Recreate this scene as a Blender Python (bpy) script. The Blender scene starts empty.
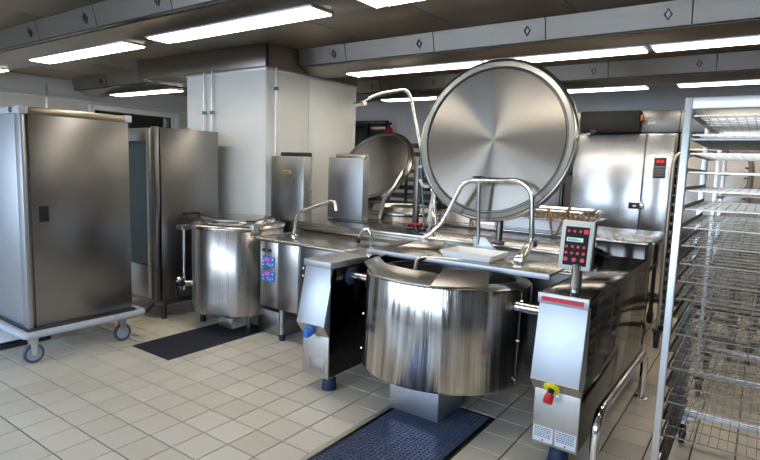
import bpy, bmesh, math, random
from mathutils import Vector, Matrix
random.seed(7)
PI = math.pi
S = bpy.context.scene
C = S.collection

# ---------------------------------------------------------------- camera
cam_d = bpy.data.cameras.new('camera'); cam = bpy.data.objects.new('camera', cam_d); C.objects.link(cam)
S.camera = cam
FPX, PITCH, ROLL, YAW, EYE = 541.37, .1193, .033, -.6134, 1.495
cam_d.sensor_width = 36; cam_d.lens = 36*FPX/760; cam_d.clip_start = .05
_F = Vector((math.sin(YAW)*math.cos(PITCH), math.cos(YAW)*math.cos(PITCH), -math.sin(PITCH)))
_r = Vector((math.cos(YAW), -math.sin(YAW), 0)); _u = _r.cross(_F)
_R = _r*math.cos(ROLL)+_u*math.sin(ROLL); _U = -_r*math.sin(ROLL)+_u*math.cos(ROLL)
m = Matrix.Identity(4)
for i in range(3):
    m[i][0] = _R[i]; m[i][1] = _U[i]; m[i][2] = -_F[i]
m[0][3] = 0; m[1][3] = 0; m[2][3] = EYE
cam.matrix_world = m

# ---------------------------------------------------------------- world, daylight, exposure
W = bpy.data.worlds.new('sky'); S.world = W; W.use_nodes = True
nt = W.node_tree; bg = nt.nodes['Background']
tc = nt.nodes.new('ShaderNodeTexCoord'); sp = nt.nodes.new('ShaderNodeSeparateXYZ'); rp = nt.nodes.new('ShaderNodeValToRGB')
nt.links.new(tc.outputs['Generated'], sp.inputs[0]); nt.links.new(sp.outputs['Z'], rp.inputs[0]); nt.links.new(rp.outputs[0], bg.inputs[0])
rp.color_ramp.elements[0].position = 0.0; rp.color_ramp.elements[0].color = (.35,.42,.50,1)
rp.color_ramp.elements[1].position = .5; rp.color_ramp.elements[1].color = (.45,.66,1,1)
e = rp.color_ramp.elements.new(.06); e.color = (.72,.86,1,1)
SKY = 11.0; TUBE = 11.0
bg.inputs[1].default_value = SKY
S.view_settings.view_transform = 'Standard'; S.view_settings.look = 'None'
S.view_settings.gamma = 1; S.view_settings.use_curve_mapping = False
S.view_settings.exposure = 0.22

# room extents
X0, X1, Y0, Y1, ZC = -8.8, 2.4, -2.2, 7.6, 2.62
WINS = [(-7.9,-6.1), (-5.6,-3.8), (-3.3,-1.5), (-1.0,.8)]      # windows of the wall behind the camera
WZ = (.95, 2.3)
for a, b in WINS:                                              # portals: let the sky through the window openings
    l = bpy.data.lights.new('window_portal', 'AREA'); l.shape = 'RECTANGLE'; l.size = b-a; l.size_y = WZ[1]-WZ[0]
    l.cycles.is_portal = True
    o = bpy.data.objects.new('window_portal', l); C.objects.link(o)
    o.location = ((a+b)/2, Y0-.08, sum(WZ)/2)
    o.rotation_euler = Vector((0,1,0)).to_track_quat('-Z', 'Z').to_euler()

# ---------------------------------------------------------------- materials
def new_mat(name):
    mt = bpy.data.materials.new(name); mt.use_nodes = True
    return mt, mt.node_tree, mt.node_tree.nodes['Principled BSDF']
def N(nt, t, **k):
    n = nt.nodes.new(t)
    for a, b in k.items(): setattr(n, a, b)
    return n
def steel(name, col, rough=.3, scale=(2,2,60), var=.12, bump=.02, dist=.0004, metal=1.0, blotch=.12, aniso=0, stripe=0):
    mt, nt, p = new_mat(name)
    tc = N(nt,'ShaderNodeTexCoord'); mp = N(nt,'ShaderNodeMapping'); mp.inputs['Scale'].default_value = scale
    nt.links.new(tc.outputs['Object'], mp.inputs[0])
    nz = N(nt,'ShaderNodeTexNoise'); nz.inputs['Scale'].default_value = 3; nz.inputs['Detail'].default_value = 4
    nt.links.new(mp.outputs[0], nz.inputs[0])
    n2 = N(nt,'ShaderNodeTexNoise'); n2.inputs['Scale'].default_value = 2.3; n2.inputs['Detail'].default_value = 5; n2.inputs['Roughness'].default_value = .65
    nt.links.new(tc.outputs['Object'], n2.inputs[0])
    r = N(nt,'ShaderNodeMapRange'); r.inputs['To Min'].default_value = rough-var*.25; r.inputs['To Max'].default_value = rough+var*.25
    r.inputs['From Min'].default_value = .3; r.inputs['From Max'].default_value = .7
    nt.links.new(nz.outputs['Fac'], r.inputs[0])
    a = N(nt,'ShaderNodeMath', operation='MULTIPLY_ADD'); a.inputs[1].default_value = blotch; a.inputs[2].default_value = -blotch*.5
    nt.links.new(n2.outputs['Fac'], a.inputs[0])
    a2 = N(nt,'ShaderNodeMath', operation='ADD', use_clamp=True); nt.links.new(r.outputs[0], a2.inputs[0]); nt.links.new(a.outputs[0], a2.inputs[1])
    nt.links.new(a2.outputs[0], p.inputs['Roughness'])
    mx = N(nt,'ShaderNodeMix', data_type='RGBA')
    mx.inputs['A'].default_value = (*[c*(1-blotch*.5) for c in col],1); mx.inputs['B'].default_value = (*[min(1,c*(1+blotch*.9)) for c in col],1)
    nt.links.new(n2.outputs['Fac'], mx.inputs['Factor']); nt.links.new(mx.outputs['Result'], p.inputs['Base Color'])
    if stripe:      # upright reflection bands painted into the base colour
        sr = N(nt,'ShaderNodeMapRange'); sr.inputs['From Min'].default_value=.3; sr.inputs['From Max'].default_value=.7; sr.inputs['To Min'].default_value=1-stripe; sr.inputs['To Max'].default_value=1+stripe
        nt.links.new(nz.outputs['Fac'], sr.inputs[0])
        ms = N(nt,'ShaderNodeMix', data_type='RGBA', blend_type='MULTIPLY'); ms.inputs['Factor'].default_value = 1
        nt.links.new(mx.outputs['Result'], ms.inputs['A']); nt.links.new(sr.outputs[0], ms.inputs['B']); nt.links.new(ms.outputs['Result'], p.inputs['Base Color'])
    p.inputs['Metallic'].default_value = metal
    if aniso: p.inputs['Anisotropic'].default_value = aniso
    if bump:
        b = N(nt,'ShaderNodeBump'); b.inputs['Strength'].default_value = min(1,bump*2); b.inputs['Distance'].default_value = dist
        nt.links.new(nz.outputs['Fac'], b.inputs['Height']); nt.links.new(b.outputs[0], p.inputs['Normal'])
    return mt
def plain(name, col, rough=.5, metal=0, emit=0, noise=.06, nscale=8, coat=0):
    mt, nt, p = new_mat(name)
    p.inputs['Roughness'].default_value = rough; p.inputs['Metallic'].default_value = metal
    if coat: p.inputs['Coat Weight'].default_value = coat
    if emit:
        p.inputs['Emission Color'].default_value = (*col,1); p.inputs['Emission Strength'].default_value = emit
    if noise:
        tc = N(nt,'ShaderNodeTexCoord'); nz = N(nt,'ShaderNodeTexNoise'); nz.inputs['Scale'].default_value = nscale; nz.inputs['Detail'].default_value = 4
        nt.links.new(tc.outputs['Object'], nz.inputs[0])
        mx = N(nt,'ShaderNodeMix', data_type='RGBA')
        mx.inputs['A'].default_value = (*[c*(1-noise) for c in col],1); mx.inputs['B'].default_value = (*[min(1,c*(1+noise)) for c in col],1)
        nt.links.new(nz.outputs['Fac'], mx.inputs['Factor']); nt.links.new(mx.outputs['Result'], p.inputs['Base Color'])
    else: p.inputs['Base Color'].default_value = (*col,1)
    return mt
M = {}
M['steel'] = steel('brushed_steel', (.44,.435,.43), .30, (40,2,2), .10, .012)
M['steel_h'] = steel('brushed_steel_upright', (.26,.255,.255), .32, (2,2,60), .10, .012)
M['steel_dark'] = steel('dull_steel', (.18,.17,.165), .34, (2,2,50), .10, .01)
M['steel_top'] = steel('worktop_steel', (.44,.43,.41), .24, (2,40,2), .10, .012)
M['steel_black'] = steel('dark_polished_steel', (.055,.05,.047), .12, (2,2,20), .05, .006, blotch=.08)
M['steel_light'] = steel('satin_front_steel', (.45,.475,.52), .46, (2,2,40), .12, .01, blotch=.18)
M['steel_mottle'] = steel('mottled_steel', (.50,.485,.465), .42, (14,14,14), .25, .02, blotch=.25)
M['steel_drum'] = steel('drum_steel', (.52,.50,.485), .19, (10,10,.015), .34, .5, dist=.0030, blotch=.06, stripe=.45)
M['steel_drum_soft'] = steel('satin_drum_steel', (.44,.425,.41), .30, (7,7,.04), .2, .5, dist=.0015, blotch=.06, stripe=.15)
M['chrome'] = steel('chrome', (.80,.79,.77), .12, (3,3,3), .05, 0, blotch=.05)
M['hood'] = steel('hood_steel', (.24,.22,.20), .32, (3,40,3), .12, .012, blotch=.10)
M['ceil'] = steel('ceiling_panel_metal', (.26,.22,.17), .42, (2,20,2), .10, .01, metal=.7, blotch=.12)
M['alu'] = steel('aluminium', (.72,.74,.78), .38, (3,3,30), .1, .0, blotch=.08)
M['wire'] = steel('wire_chrome', (.30,.265,.225), .25, (3,3,3), .1, 0)
M['rail_dark'] = steel('dark_rail_steel', (.09,.085,.08), .35, (3,3,3), .1, 0)
M['brownrod'] = steel('browned_rod', (.38,.27,.16), .35, (3,3,3), .1, 0)
M['pink'] = steel('warm_tinted_steel', (.62,.50,.45), .38, (3,3,3), .1, 0)
M['brass_cap'] = steel('warm_cap_steel', (.52,.46,.38), .32, (30,2,2), .1, .01)
M['white_wall'] = plain('white_panel', (.86,.89,.90), .35, noise=.03)
M['wall'] = plain('painted_wall', (.66,.67,.66), .6, noise=.04)
M['wall_dark'] = plain('dark_tiled_wall', (.10,.095,.09), .4, noise=.1)
M['wall_blue'] = plain('pale_blue_wall', (.72,.78,.86), .55, noise=.05)
M['black'] = plain('black_plastic', (.012,.012,.014), .35, noise=0)
M['glossblack'] = plain('black_glass', (.004,.004,.006), .06, noise=0)
M['matt_black'] = plain('matt_black_screen', (.006,.006,.008), .75, noise=0)
M['chill'] = steel('chiller_door_steel', (.74,.77,.83), .24, (2,2,30), .08, .01, blotch=.06)
M['dark'] = plain('dark_void', (.015,.014,.014), .7, noise=0)
M['navy'] = plain('navy_rubber', (.012,.028,.07), .6, noise=.2)
M['blue'] = plain('blue_plastic', (.03,.16,.55), .4, noise=.05)
M['panelblue'] = plain('blue_keypad', (.05,.17,.60), .35, noise=.05)
M['tyre'] = plain('slate_rubber', (.08,.09,.12), .5, noise=.1)
M['wheel'] = plain('blue_grey_rubber', (.34,.42,.54), .5, noise=.1)
M['wheel_dark'] = plain('dark_rubber', (.02,.02,.025), .5, noise=.1)
M['bumper'] = plain('grey_bumper', (.48,.52,.58), .5, noise=.05)
M['red'] = plain('red_plastic', (.62,.015,.03), .35, noise=.05)
M['redprint'] = plain('red_print', (.70,.03,.06), .45, noise=.05)
M['ledred'] = plain('red_led', (.9,.02,.02), .4, emit=1.2, noise=0)
M['yellow'] = plain('yellow_plastic', (.85,.75,.02), .4, noise=.05)
M['green'] = plain('green_clamp', (.0,.22,.15), .5, noise=.1)
M['lcd'] = plain('lcd', (.45,.62,.55), .3, emit=.35, noise=0)
M['white'] = plain('white_plastic', (.90,.91,.93), .35, noise=.03)
M['hose'] = plain('hose_white', (.72,.74,.72), .4, noise=.05)
M['label'] = plain('label_paper', (.72,.74,.80), .5, noise=.04)
M['grey_white'] = plain('grey_white_casing', (.62,.64,.62), .4, noise=.04)
M['ink'] = plain('ink', (.06,.07,.12), .6, noise=0)
M['gold'] = plain('gold_badge', (.75,.50,.15), .35, .3, noise=.1)
M['tube'] = plain('light_diffuser_glow', (1.0,.90,.74), .5, emit=TUBE, noise=0)
M['grout'] = plain('grout', (.13,.095,.06), .8, noise=.15)
M['bluebar'] = plain('blue_grey_grating', (.13,.155,.25), .25, .3, noise=.15, nscale=30)
M['darkbar'] = plain('dark_grating', (.035,.038,.05), .45, .1, noise=.2, nscale=30)
M['kerb'] = plain('pale_kerb', (.55,.50,.42), .45, noise=.1)
M['led_glass'] = plain('tinted_oven_glass', (.02,.055,.065), .05, noise=.2, nscale=3)

# grated floor tiles: a tone of their own per 20 cm tile, faint speckle
mt, nt, p = new_mat('ceramic_floor_tile'); M['tile'] = mt
g = N(nt,'ShaderNodeNewGeometry')
ad = N(nt,'ShaderNodeVectorMath', operation='ADD'); ad.inputs[1].default_value = (2.59, -1.776, 0)
sc_ = N(nt,'ShaderNodeVectorMath', operation='SCALE'); sc_.inputs['Scale'].default_value = 5
fl = N(nt,'ShaderNodeVectorMath', operation='FLOOR')
sx = N(nt,'ShaderNodeSeparateXYZ'); cx_ = N(nt,'ShaderNodeCombineXYZ')
wn = N(nt,'ShaderNodeTexWhiteNoise', noise_dimensions='2D')
nt.links.new(g.outputs['Position'], ad.inputs[0]); nt.links.new(ad.outputs[0], sc_.inputs[0]); nt.links.new(sc_.outputs[0], fl.inputs[0])
nt.links.new(fl.outputs[0], wn.inputs['Vector'])
n1 = N(nt,'ShaderNodeTexNoise'); n1.inputs['Scale'].default_value = 1.1; n1.inputs['Detail'].default_value = 5; nt.links.new(g.outputs['Position'], n1.inputs[0])
n2 = N(nt,'ShaderNodeTexNoise'); n2.inputs['Scale'].default_value = 90; n2.inputs['Detail'].default_value = 2; nt.links.new(g.outputs['Position'], n2.inputs[0])
mx = N(nt,'ShaderNodeMix', data_type='RGBA'); mx.inputs['A'].default_value = (.66,.59,.475,1); mx.inputs['B'].default_value = (.76,.69,.575,1)
nt.links.new(wn.outputs['Value'], mx.inputs['Factor'])
m2 = N(nt,'ShaderNodeMix', data_type='RGBA', blend_type='MULTIPLY'); m2.inputs['Factor'].default_value = 1
rr = N(nt,'ShaderNodeMapRange'); rr.inputs['From Min'].default_value=.3; rr.inputs['From Max'].default_value=.7; rr.inputs['To Min'].default_value=.9; rr.inputs['To Max'].default_value=1.05
nt.links.new(n1.outputs['Fac'], rr.inputs[0]); nt.links.new(mx.outputs['Result'], m2.inputs['A']); nt.links.new(rr.outputs[0], m2.inputs['B']); nt.links.new(m2.outputs['Result'], p.inputs['Base Color'])
r2 = N(nt,'ShaderNodeMapRange'); r2.inputs['To Min'].default_value=.26; r2.inputs['To Max'].default_value=.46
nt.links.new(n1.outputs['Fac'], r2.inputs[0]); nt.links.new(r2.outputs[0], p.inputs['Roughness'])
b = N(nt,'ShaderNodeBump'); b.inputs['Strength'].default_value=.05; b.inputs['Distance'].default_value=.004; nt.links.new(n2.outputs['Fac'], b.inputs['Height']); nt.links.new(b.outputs[0], p.inputs['Normal'])

ANR = 0.25
# lathe-turned disc: anisotropic around its own axis
mt, nt, p = new_mat('turned_steel_disc'); M['disc'] = mt
p.inputs['Metallic'].default_value = 1; p.inputs['Roughness'].default_value = .26; p.inputs['Anisotropic'].default_value = .95; p.inputs['Anisotropic Rotation'].default_value = ANR
tg = N(nt,'ShaderNodeTangent', direction_type='RADIAL', axis='Z'); nt.links.new(tg.outputs[0], p.inputs['Tangent'])
tc = N(nt,'ShaderNodeTexCoord'); ln = N(nt,'ShaderNodeVectorMath', operation='LENGTH'); nt.links.new(tc.outputs['Object'], ln.inputs[0])
nz = N(nt,'ShaderNodeTexNoise', noise_dimensions='1D'); nz.inputs['Scale'].default_value = 140; nt.links.new(ln.outputs['Value'], nz.inputs['W'])
mx = N(nt,'ShaderNodeMix', data_type='RGBA'); mx.inputs['A'].default_value=(.25,.235,.215,1); mx.inputs['B'].default_value=(.38,.36,.335,1)
nt.links.new(nz.outputs['Fac'], mx.inputs['Factor']); nt.links.new(mx.outputs['Result'], p.inputs['Base Color'])

# ---------------------------------------------------------------- mesh helpers (geometry given in world coordinates)
class G:
    def __init__(s): s.v = []; s.f = []
    def add(s, v, f):
        n = len(s.v); s.v += [tuple(a) for a in v]; s.f += [tuple(n+i for i in q) for q in f]; return s
    def box(s, x0,x1,y0,y1,z0,z1):
        return s.add([(x0,y0,z0),(x1,y0,z0),(x1,y1,z0),(x0,y1,z0),(x0,y0,z1),(x1,y0,z1),(x1,y1,z1),(x0,y1,z1)],
                     [(0,3,2,1),(4,5,6,7),(0,1,5,4),(1,2,6,5),(2,3,7,6),(3,0,4,7)])
    def hexa(s, pts):      # eight corners, bottom four then top four
        return s.add(pts, [(0,3,2,1),(4,5,6,7),(0,1,5,4),(1,2,6,5),(2,3,7,6),(3,0,4,7)])
    def prism(s, poly, axis, a0, a1):   # poly in the other two axes (cyclic order kept), extruded along axis
        def P(p, a): return {'x':(a,p[0],p[1]),'y':(p[0],a,p[1]),'z':(p[0],p[1],a)}[axis]
        n = len(poly)
        v = [P(p,a0) for p in poly]+[P(p,a1) for p in poly]
        f = [tuple(range(n-1,-1,-1)), tuple(range(n,2*n))]+[(i,(i+1)%n,n+(i+1)%n,n+i) for i in range(n)]
        return s.add(v,f)
    def cyl(s, a, b, r, n=20, r2=None, caps=True):
        a = Vector(a); b = Vector(b); d = (b-a).normalized()
        u = d.orthogonal().normalized(); w = d.cross(u); r2 = r if r2 is None else r2
        v = [a+(u*math.cos(2*PI*i/n)+w*math.sin(2*PI*i/n))*r for i in range(n)]+[b+(u*math.cos(2*PI*i/n)+w*math.sin(2*PI*i/n))*r2 for i in range(n)]
        f = [(i,(i+1)%n,n+(i+1)%n,n+i) for i in range(n)]
        if caps: f += [tuple(range(n-1,-1,-1)), tuple(range(n,2*n))]
        return s.add(v,f)
    def tube(s, pts, r, n=12, bend=0, seg=5, closed=False):
        P = [Vector(p) for p in pts]
        if bend:
            Q = [P[0]]
            for i in range(1,len(P)-1):
                a = (P[i-1]-P[i]); c = (P[i+1]-P[i]); k = min(bend, a.length*.45, c.length*.45)
                A = P[i]+a.normalized()*k; B = P[i]+c.normalized()*k
                for j in range(seg+1):
                    t = j/seg; Q.append(A*(1-t)**2+P[i]*2*t*(1-t)+B*t*t)
            Q.append(P[-1]); P = Q
        T = []
        for i in range(len(P)):
            if closed: T.append((P[(i+1)%len(P)]-P[i-1]).normalized())
            else: T.append((P[min(i+1,len(P)-1)]-P[max(i-1,0)]).normalized())
        u = T[0].orthogonal().normalized(); v = []
        for i,p in enumerate(P):
            u = (u-T[i]*u.dot(T[i])).normalized(); w = T[i].cross(u)
            v += [p+(u*math.cos(2*PI*j/n)+w*math.sin(2*PI*j/n))*r for j in range(n)]
        f = []; L = len(P)
        for i in range(L if closed else L-1):
            k = (i+1)%L
            f += [(i*n+j, i*n+(j+1)%n, k*n+(j+1)%n, k*n+j) for j in range(n)]
        if not closed: f += [tuple(range(n-1,-1,-1)), tuple((L-1)*n+j for j in range(n))]
        return s.add(v,f)
    def lathe(s, c, prof, n=64, M4=None):   # profile of (r, z) round a vertical axis through c; r=0 closes with a point
        v = []; idx = []
        for r,z in prof:
            if r < 1e-6: idx.append([len(v)]*n); v.append(Vector((0,0,z)))
            else: idx.append(list(range(len(v),len(v)+n))); v += [Vector((r*math.cos(2*PI*j/n), r*math.sin(2*PI*j/n), z)) for j in range(n)]
        f = []
        for a,b in zip(idx,idx[1:]):
            for j in range(n):
                q = [a[j],a[(j+1)%n],b[(j+1)%n],b[j]]
                r_ = []
                for t in q:
                    if t not in r_: r_.append(t)
                if len(r_)>2: f.append(tuple(r_))
        if M4: v = [M4@p for p in v]
        v = [p+Vector(c) for p in v]
        return s.add(v,f)
    def xf(s, M4):
        s.v = [tuple(M4@Vector(p)) for p in s.v]; return s
def mesh_of(name, g, mat, bev=0, origin=(0,0,0), angle=35, smooth=True, seg=2):
    me = bpy.data.meshes.new(name); o = Vector(origin)
    me.from_pydata([Vector(p)-o for p in g.v], [], g.f)
    bm = bmesh.new(); bm.from_mesh(me)
    bmesh.ops.recalc_face_normals(bm, faces=bm.faces)
    if bev:
        es = [e for e in bm.edges if len(e.link_faces)==2 and e.calc_face_angle(0) > math.radians(30)]
        bmesh.ops.bevel(bm, geom=es, offset=bev, segments=seg, affect='EDGES', profile=.5, clamp_overlap=True)
    bm.to_mesh(me); bm.free()
    if smooth:
        me.polygons.foreach_set('use_smooth', [True]*len(me.polygons)); me.set_sharp_from_angle(angle=math.radians(angle))
    me.materials.append(mat); me.update()
    return me
ORG = {}
def obj(name, g, mat, parent=None, bev=0, **k):
    if isinstance(mat, str): mat = M[mat]
    org = ORG.get(parent.name, Vector((0,0,0))) if parent else Vector((0,0,0))
    lab = k.pop('label', None); kind = k.pop('kind', None)
    me = mesh_of(name, g, mat, bev, org, **k)
    o = bpy.data.objects.new(name, me); C.objects.link(o)
    if parent: o.parent = parent; ORG[o.name] = org
    if lab: o['label'] = lab
    if kind: o['kind'] = kind
    return o
def thing(name, label, cat, loc=(0,0,0), group=None):
    o = bpy.data.objects.new(name, None); C.objects.link(o); o.empty_display_size = .1
    o.location = loc; o['label'] = label; o['category'] = cat
    if group: o['group'] = group
    ORG[o.name] = Vector(loc)
    return o
def single(name, g, mat, label, cat, loc=None, group=None, bev=0, **k):
    if isinstance(mat, str): mat = M[mat]
    if loc is None:
        xs=[p[0] for p in g.v]; ys=[p[1] for p in g.v]; zs=[p[2] for p in g.v]
        loc = ((min(xs)+max(xs))/2,(min(ys)+max(ys))/2,min(zs))
    o = bpy.data.objects.new(name, mesh_of(name, g, mat, bev, loc, **k)); C.objects.link(o); o.location = loc
    o['label'] = label; o['category'] = cat
    if group: o['group'] = group
    return o
def struct(name, g, mat, bev=0, parent=None, **k):
    o = obj(name, g, mat, parent, bev, **k)
    if not parent: o['kind'] = 'structure'; ORG[o.name] = Vector((0,0,0))
    return o
def dup(root, loc, label=None, group=None):
    r = root.copy(); C.objects.link(r); r.location = loc
    if label: r['label'] = label
    if group: r['group'] = group
    for ch in list(root.children):
        c = ch.copy(); C.objects.link(c); c.parent = r
        for q in ch.children:
            d = q.copy(); C.objects.link(d); d.parent = c
    return r

# ================================================================ ROOM
TX, TY, TS = -2.59, 1.776, .2
HOLES = [(-1.79,-1.19,-.42,2.976), (-4.0,-3.5,2.29,2.80), (-4.0,-3.5,2.80,3.31)]
struct('floor', G().box(X0,X1,Y0,Y1,-.12,-.0075), 'grout', smooth=False)
floor = bpy.data.objects['floor']
def cam_uv(x,y,z):
    p = Vector((x,y,z-EYE)); w = p.dot(_F)
    return (380+FPX*p.dot(_R)/w, 230-FPX*p.dot(_U)/w, w) if w > .1 else (-9999,0,1)
def subtract(rects, h):
    out = []
    for a,b,c,d in rects:
        if h[1] <= a or h[0] >= b or h[3] <= c or h[2] >= d: out.append((a,b,c,d)); continue
        if h[0] > a: out.append((a,h[0],c,d))
        if h[1] < b: out.append((h[1],b,c,d))
        lo, hi = max(a,h[0]), min(b,h[1])
        if h[2] > c: out.append((lo,hi,c,h[2]))
        if h[3] < d: out.append((lo,hi,h[3],d))
    return [r for r in out if r[1]-r[0] > .012 and r[3]-r[2] > .012]
def tile_g(g, rects):
    for a,b,c,d in rects:
        q = .0045; bv = .0015; a+=q; b-=q; c+=q; d-=q
        g.add([(a,c,-.008),(b,c,-.008),(b,d,-.008),(a,d,-.008),(a,c,-bv),(b,c,-bv),(b,d,-bv),(a,d,-bv),(a+bv,c+bv,0),(b-bv,c+bv,0),(b-bv,d-bv,0),(a+bv,d-bv,0)],
              [(0,1,5,4),(1,2,6,5),(2,3,7,6),(3,0,4,7),(4,5,9,8),(5,6,10,9),(6,7,11,10),(7,4,8,11),(8,9,10,11)])
    return g
tiles = []
for i in range(-32, 26):
    for j in range(-21, 31):
        a, c = TX+i*TS, TY+j*TS; b, d = a+TS, c+TS
        a2,b2,c2,d2 = max(a,X0),min(b,X1),max(c,Y0),min(d,Y1)
        if b2-a2 < .02 or d2-c2 < .02: continue
        rs = [(a2,b2,c2,d2)]
        for h in HOLES: rs = subtract(rs, h)
        if not rs: continue
        u,v,w = cam_uv(a+.1,c+.1,0)
        vis = -15 < u < 775 and 0 < v < 475
        hidden = (-2.45<a<-.6 and c>2.5 and not (c<3.4 and a>-2.2)) or (a<-4.25 and 1.7<c<3.6) or (-4.3<a<-2.4 and c>3.5)
        tiles.append(((0 if vis and not hidden else 1), w, rs, (a,c), (len(rs)==1 and abs(b2-a2-TS)<1e-6 and abs(d2-c2-TS)<1e-6 and abs(rs[0][1]-rs[0][0]-TS)<1e-6 and abs(rs[0][3]-rs[0][2]-TS)<1e-6)))
tiles.sort(key=lambda t: (t[0], t[1]))
full = mesh_of('floor_tile', tile_g(G(), [(0,TS,0,TS)]), M['tile'], smooth=False)
rest = G()
for n,(k,w,rs,ac,isfull) in enumerate(tiles):
    if n < 298:
        if isfull:
            o = bpy.data.objects.new('floor_tile', full); C.objects.link(o); o.location = (ac[0],ac[1],0); o.parent = floor
        else: struct('floor_tile', tile_g(G(), rs), 'tile', parent=floor, smooth=False)
    else: tile_g(rest, rs)
o = struct('floor_tile_field', rest, 'tile', parent=floor, smooth=False); o['kind'] = 'stuff'

# walls
struct('wall_left', G().box(X0-.15,X0,Y0,4.5,-.1,2.7).box(X0-.15,X0,4.5,5.95,2.22,2.7).box(X0-.15,X0,5.95,Y1,-.1,2.7), 'wall', smooth=False)
struct('wall_right', G().box(X1,X1+.15,Y0,Y1,-.1,2.7), 'wall_dark', smooth=False)
struct('wall_back', G().box(X0,-6.05,Y1,Y1+.15,-.1,2.7).box(-6.05,-5.28,Y1,Y1+.15,2.2,2.7).box(-5.28,X1,Y1,Y1+.15,-.1,2.7), 'wall_blue', smooth=False)
wf = G().box(X0,X1,Y0-.15,Y0,-.1,WZ[0]).box(X0,X1,Y0-.15,Y0,WZ[1],2.7)
xs = [X0]+[q for w_ in WINS for q in w_]+[X1]
for i in range(0,len(xs),2): wf.box(xs[i],xs[i+1],Y0-.15,Y0,WZ[0],WZ[1])
struct('wall_front', wf, 'wall', smooth=False)
for i,(a,b) in enumerate(WINS):
    g = G().box(a,a+.05,Y0-.12,Y0-.02,*WZ).box(b-.05,b,Y0-.12,Y0-.02,*WZ).box(a,b,Y0-.12,Y0-.02,WZ[0],WZ[0]+.05).box(a,b,Y0-.12,Y0-.02,WZ[1]-.05,WZ[1]).box((a+b)/2-.025,(a+b)/2+.025,Y0-.12,Y0-.02,*WZ)
    struct('window_%d'%(i+1), g, 'white', smooth=False)
# left doorway: pale frame round a dark opening
struct('door_1', G().box(X0-.02,X0+.03,4.42,4.5,0,2.3).box(X0-.02,X0+.03,5.95,6.03,0,2.3).box(X0-.02,X0+.03,4.5,5.95,2.22,2.3), 'white', .004)
struct('doorway_shade', G().box(X0-.14,X0-.12,4.5,5.95,0,2.22), 'dark', smooth=False)  # dark sheet standing in for the shade beyond the doorway
d2 = struct('door_2', G().box(X0+.001,X0+.04,6.55,6.62,0,2.2).box(X0+.001,X0+.04,7.3,7.37,0,2.2).box(X0+.001,X0+.04,6.55,7.37,2.13,2.2), 'white', .004)
obj('door_leaf', G().box(X0+.001,X0+.02,6.62,7.3,.01,2.13), M['wall'], d2)
for yy in (1.4,2.6,3.8):   # wall panel joints
    struct('trim_2', G().box(X0,X0+.012,yy-.015,yy+.015,.1,2.5), 'alu')
struct('trim_3', G().box(X0,X0+.03,Y0,7.55,2.33,2.36), 'wall')
d3 = struct('door_3', G().box(-6.09,-6.05,Y1-.04,Y1,0,2.24).box(-5.28,-5.24,Y1-.04,Y1,0,2.24).box(-6.05,-5.28,Y1-.04,Y1,2.2,2.24).box(-5.70,-5.66,Y1-.02,Y1+.03,0,2.2), 'rail_dark', .003)
for a,b in ((-6.05,-5.70),(-5.66,-5.28)):
    for z0,z1 in ((.05,1.0),(1.05,1.6),(1.65,2.15)): obj('pane', G().box(a+.02,b-.02,Y1+.01,Y1+.02,z0,z1), M['glossblack'], d3)
    obj('door_leaf', G().box(a,b,Y1+.02,Y1+.05,0,2.2), M['dark'], d3)
struct('baseboard_back', G().box(X0,X1,Y1-.02,Y1,-.004,.12), 'wall', .003)
struct('baseboard_left', G().box(X0,X0+.02,Y0,4.42,-.004,.12), 'wall', .003)

# pillar clad in white panels
col = struct('wall_pillar', G().box(-5.24,-4.015,3.715,5.1,-.004,2.38), 'wall')
for a,b in ((-5.24,-4.83),(-4.82,-4.03)): obj('wall_panel', G().box(a,b,3.70,3.715,0,2.37), M['white_wall'], col, .002)
for a,b in ((3.73,4.30),(4.31,5.07)): obj('wall_panel', G().box(-4.015,-4.0,a,b,0,2.37), M['white_wall'], col, .002)
obj('corner_trim', G().prism([(-4.03,3.695),(-3.995,3.695),(-3.995,3.73),(-4.03,3.73)],'z',0,2.37), M['white_wall'], col, .006)
obj('corner_trim', G().box(-4.02,-3.995,5.07,5.105,0,2.37), M['white'], col, .004)
obj('top_trim', G().box(-5.25,-3.985,3.685,5.11,2.37,2.40), M['alu'], col, .004)
bk = struct('trim_4', G().box(-6.18,-3.98,3.69,3.71,2.402,2.618).box(-6.18,-6.16,3.71,5.1,2.402,2.618).box(-6.16,-5.24,3.71,5.1,2.402,2.41), 'hood', .002)
struct('trim_5', G().add([(-3.98,3.69,2.40),(-3.98,5.1,2.40),(-3.98,5.1,2.618),(-3.98,3.69,2.618),(-4.0,3.69,2.40),(-4.0,5.1,2.40),(-4.0,5.1,2.618),(-4.0,3.69,2.618)],[(0,1,2,3),(4,7,6,5),(0,4,5,1),(3,2,6,7),(0,3,7,4),(1,5,6,2)]), 'ceil')
def pipe(name, x, y, z0, z1, zc, label, dx=0, dy=0):
    t = thing(name, label, 'pipe', (x,y,z0))
    obj('pipe_run', G().cyl((x,y,z0),(x,y,z1),.011,14), M['alu'], t)
    c = obj('clamp', G().cyl((x,y,zc-.016),(x,y,zc+.016),.022,14), M['green'], t)
    obj('bracket', G().box(x-.03+min(dx,0)*.0,x+.03,y-.006,y+.006,zc-.005,zc+.005) if not dx else G().box(x+min(dx,0),x+max(dx,0)+.02,y-.006,y+.006,zc-.005,zc+.005), M['alu'], c)
pipe('wall_pipe', -4.90, 3.665, 1.2, 2.40, 1.98, 'thin grey pipe on white pillar, the one further left')
pipe('wall_pipe', -4.77, 3.665, 1.2, 2.40, 1.98, 'thin grey pipe on white pillar beside the leftmost pipe')
pipe('wall_pipe', -3.965, 3.80, 1.2, 2.40, 2.20, 'thin grey pipe down the pillar edge above the left steel box', -.035)

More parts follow.
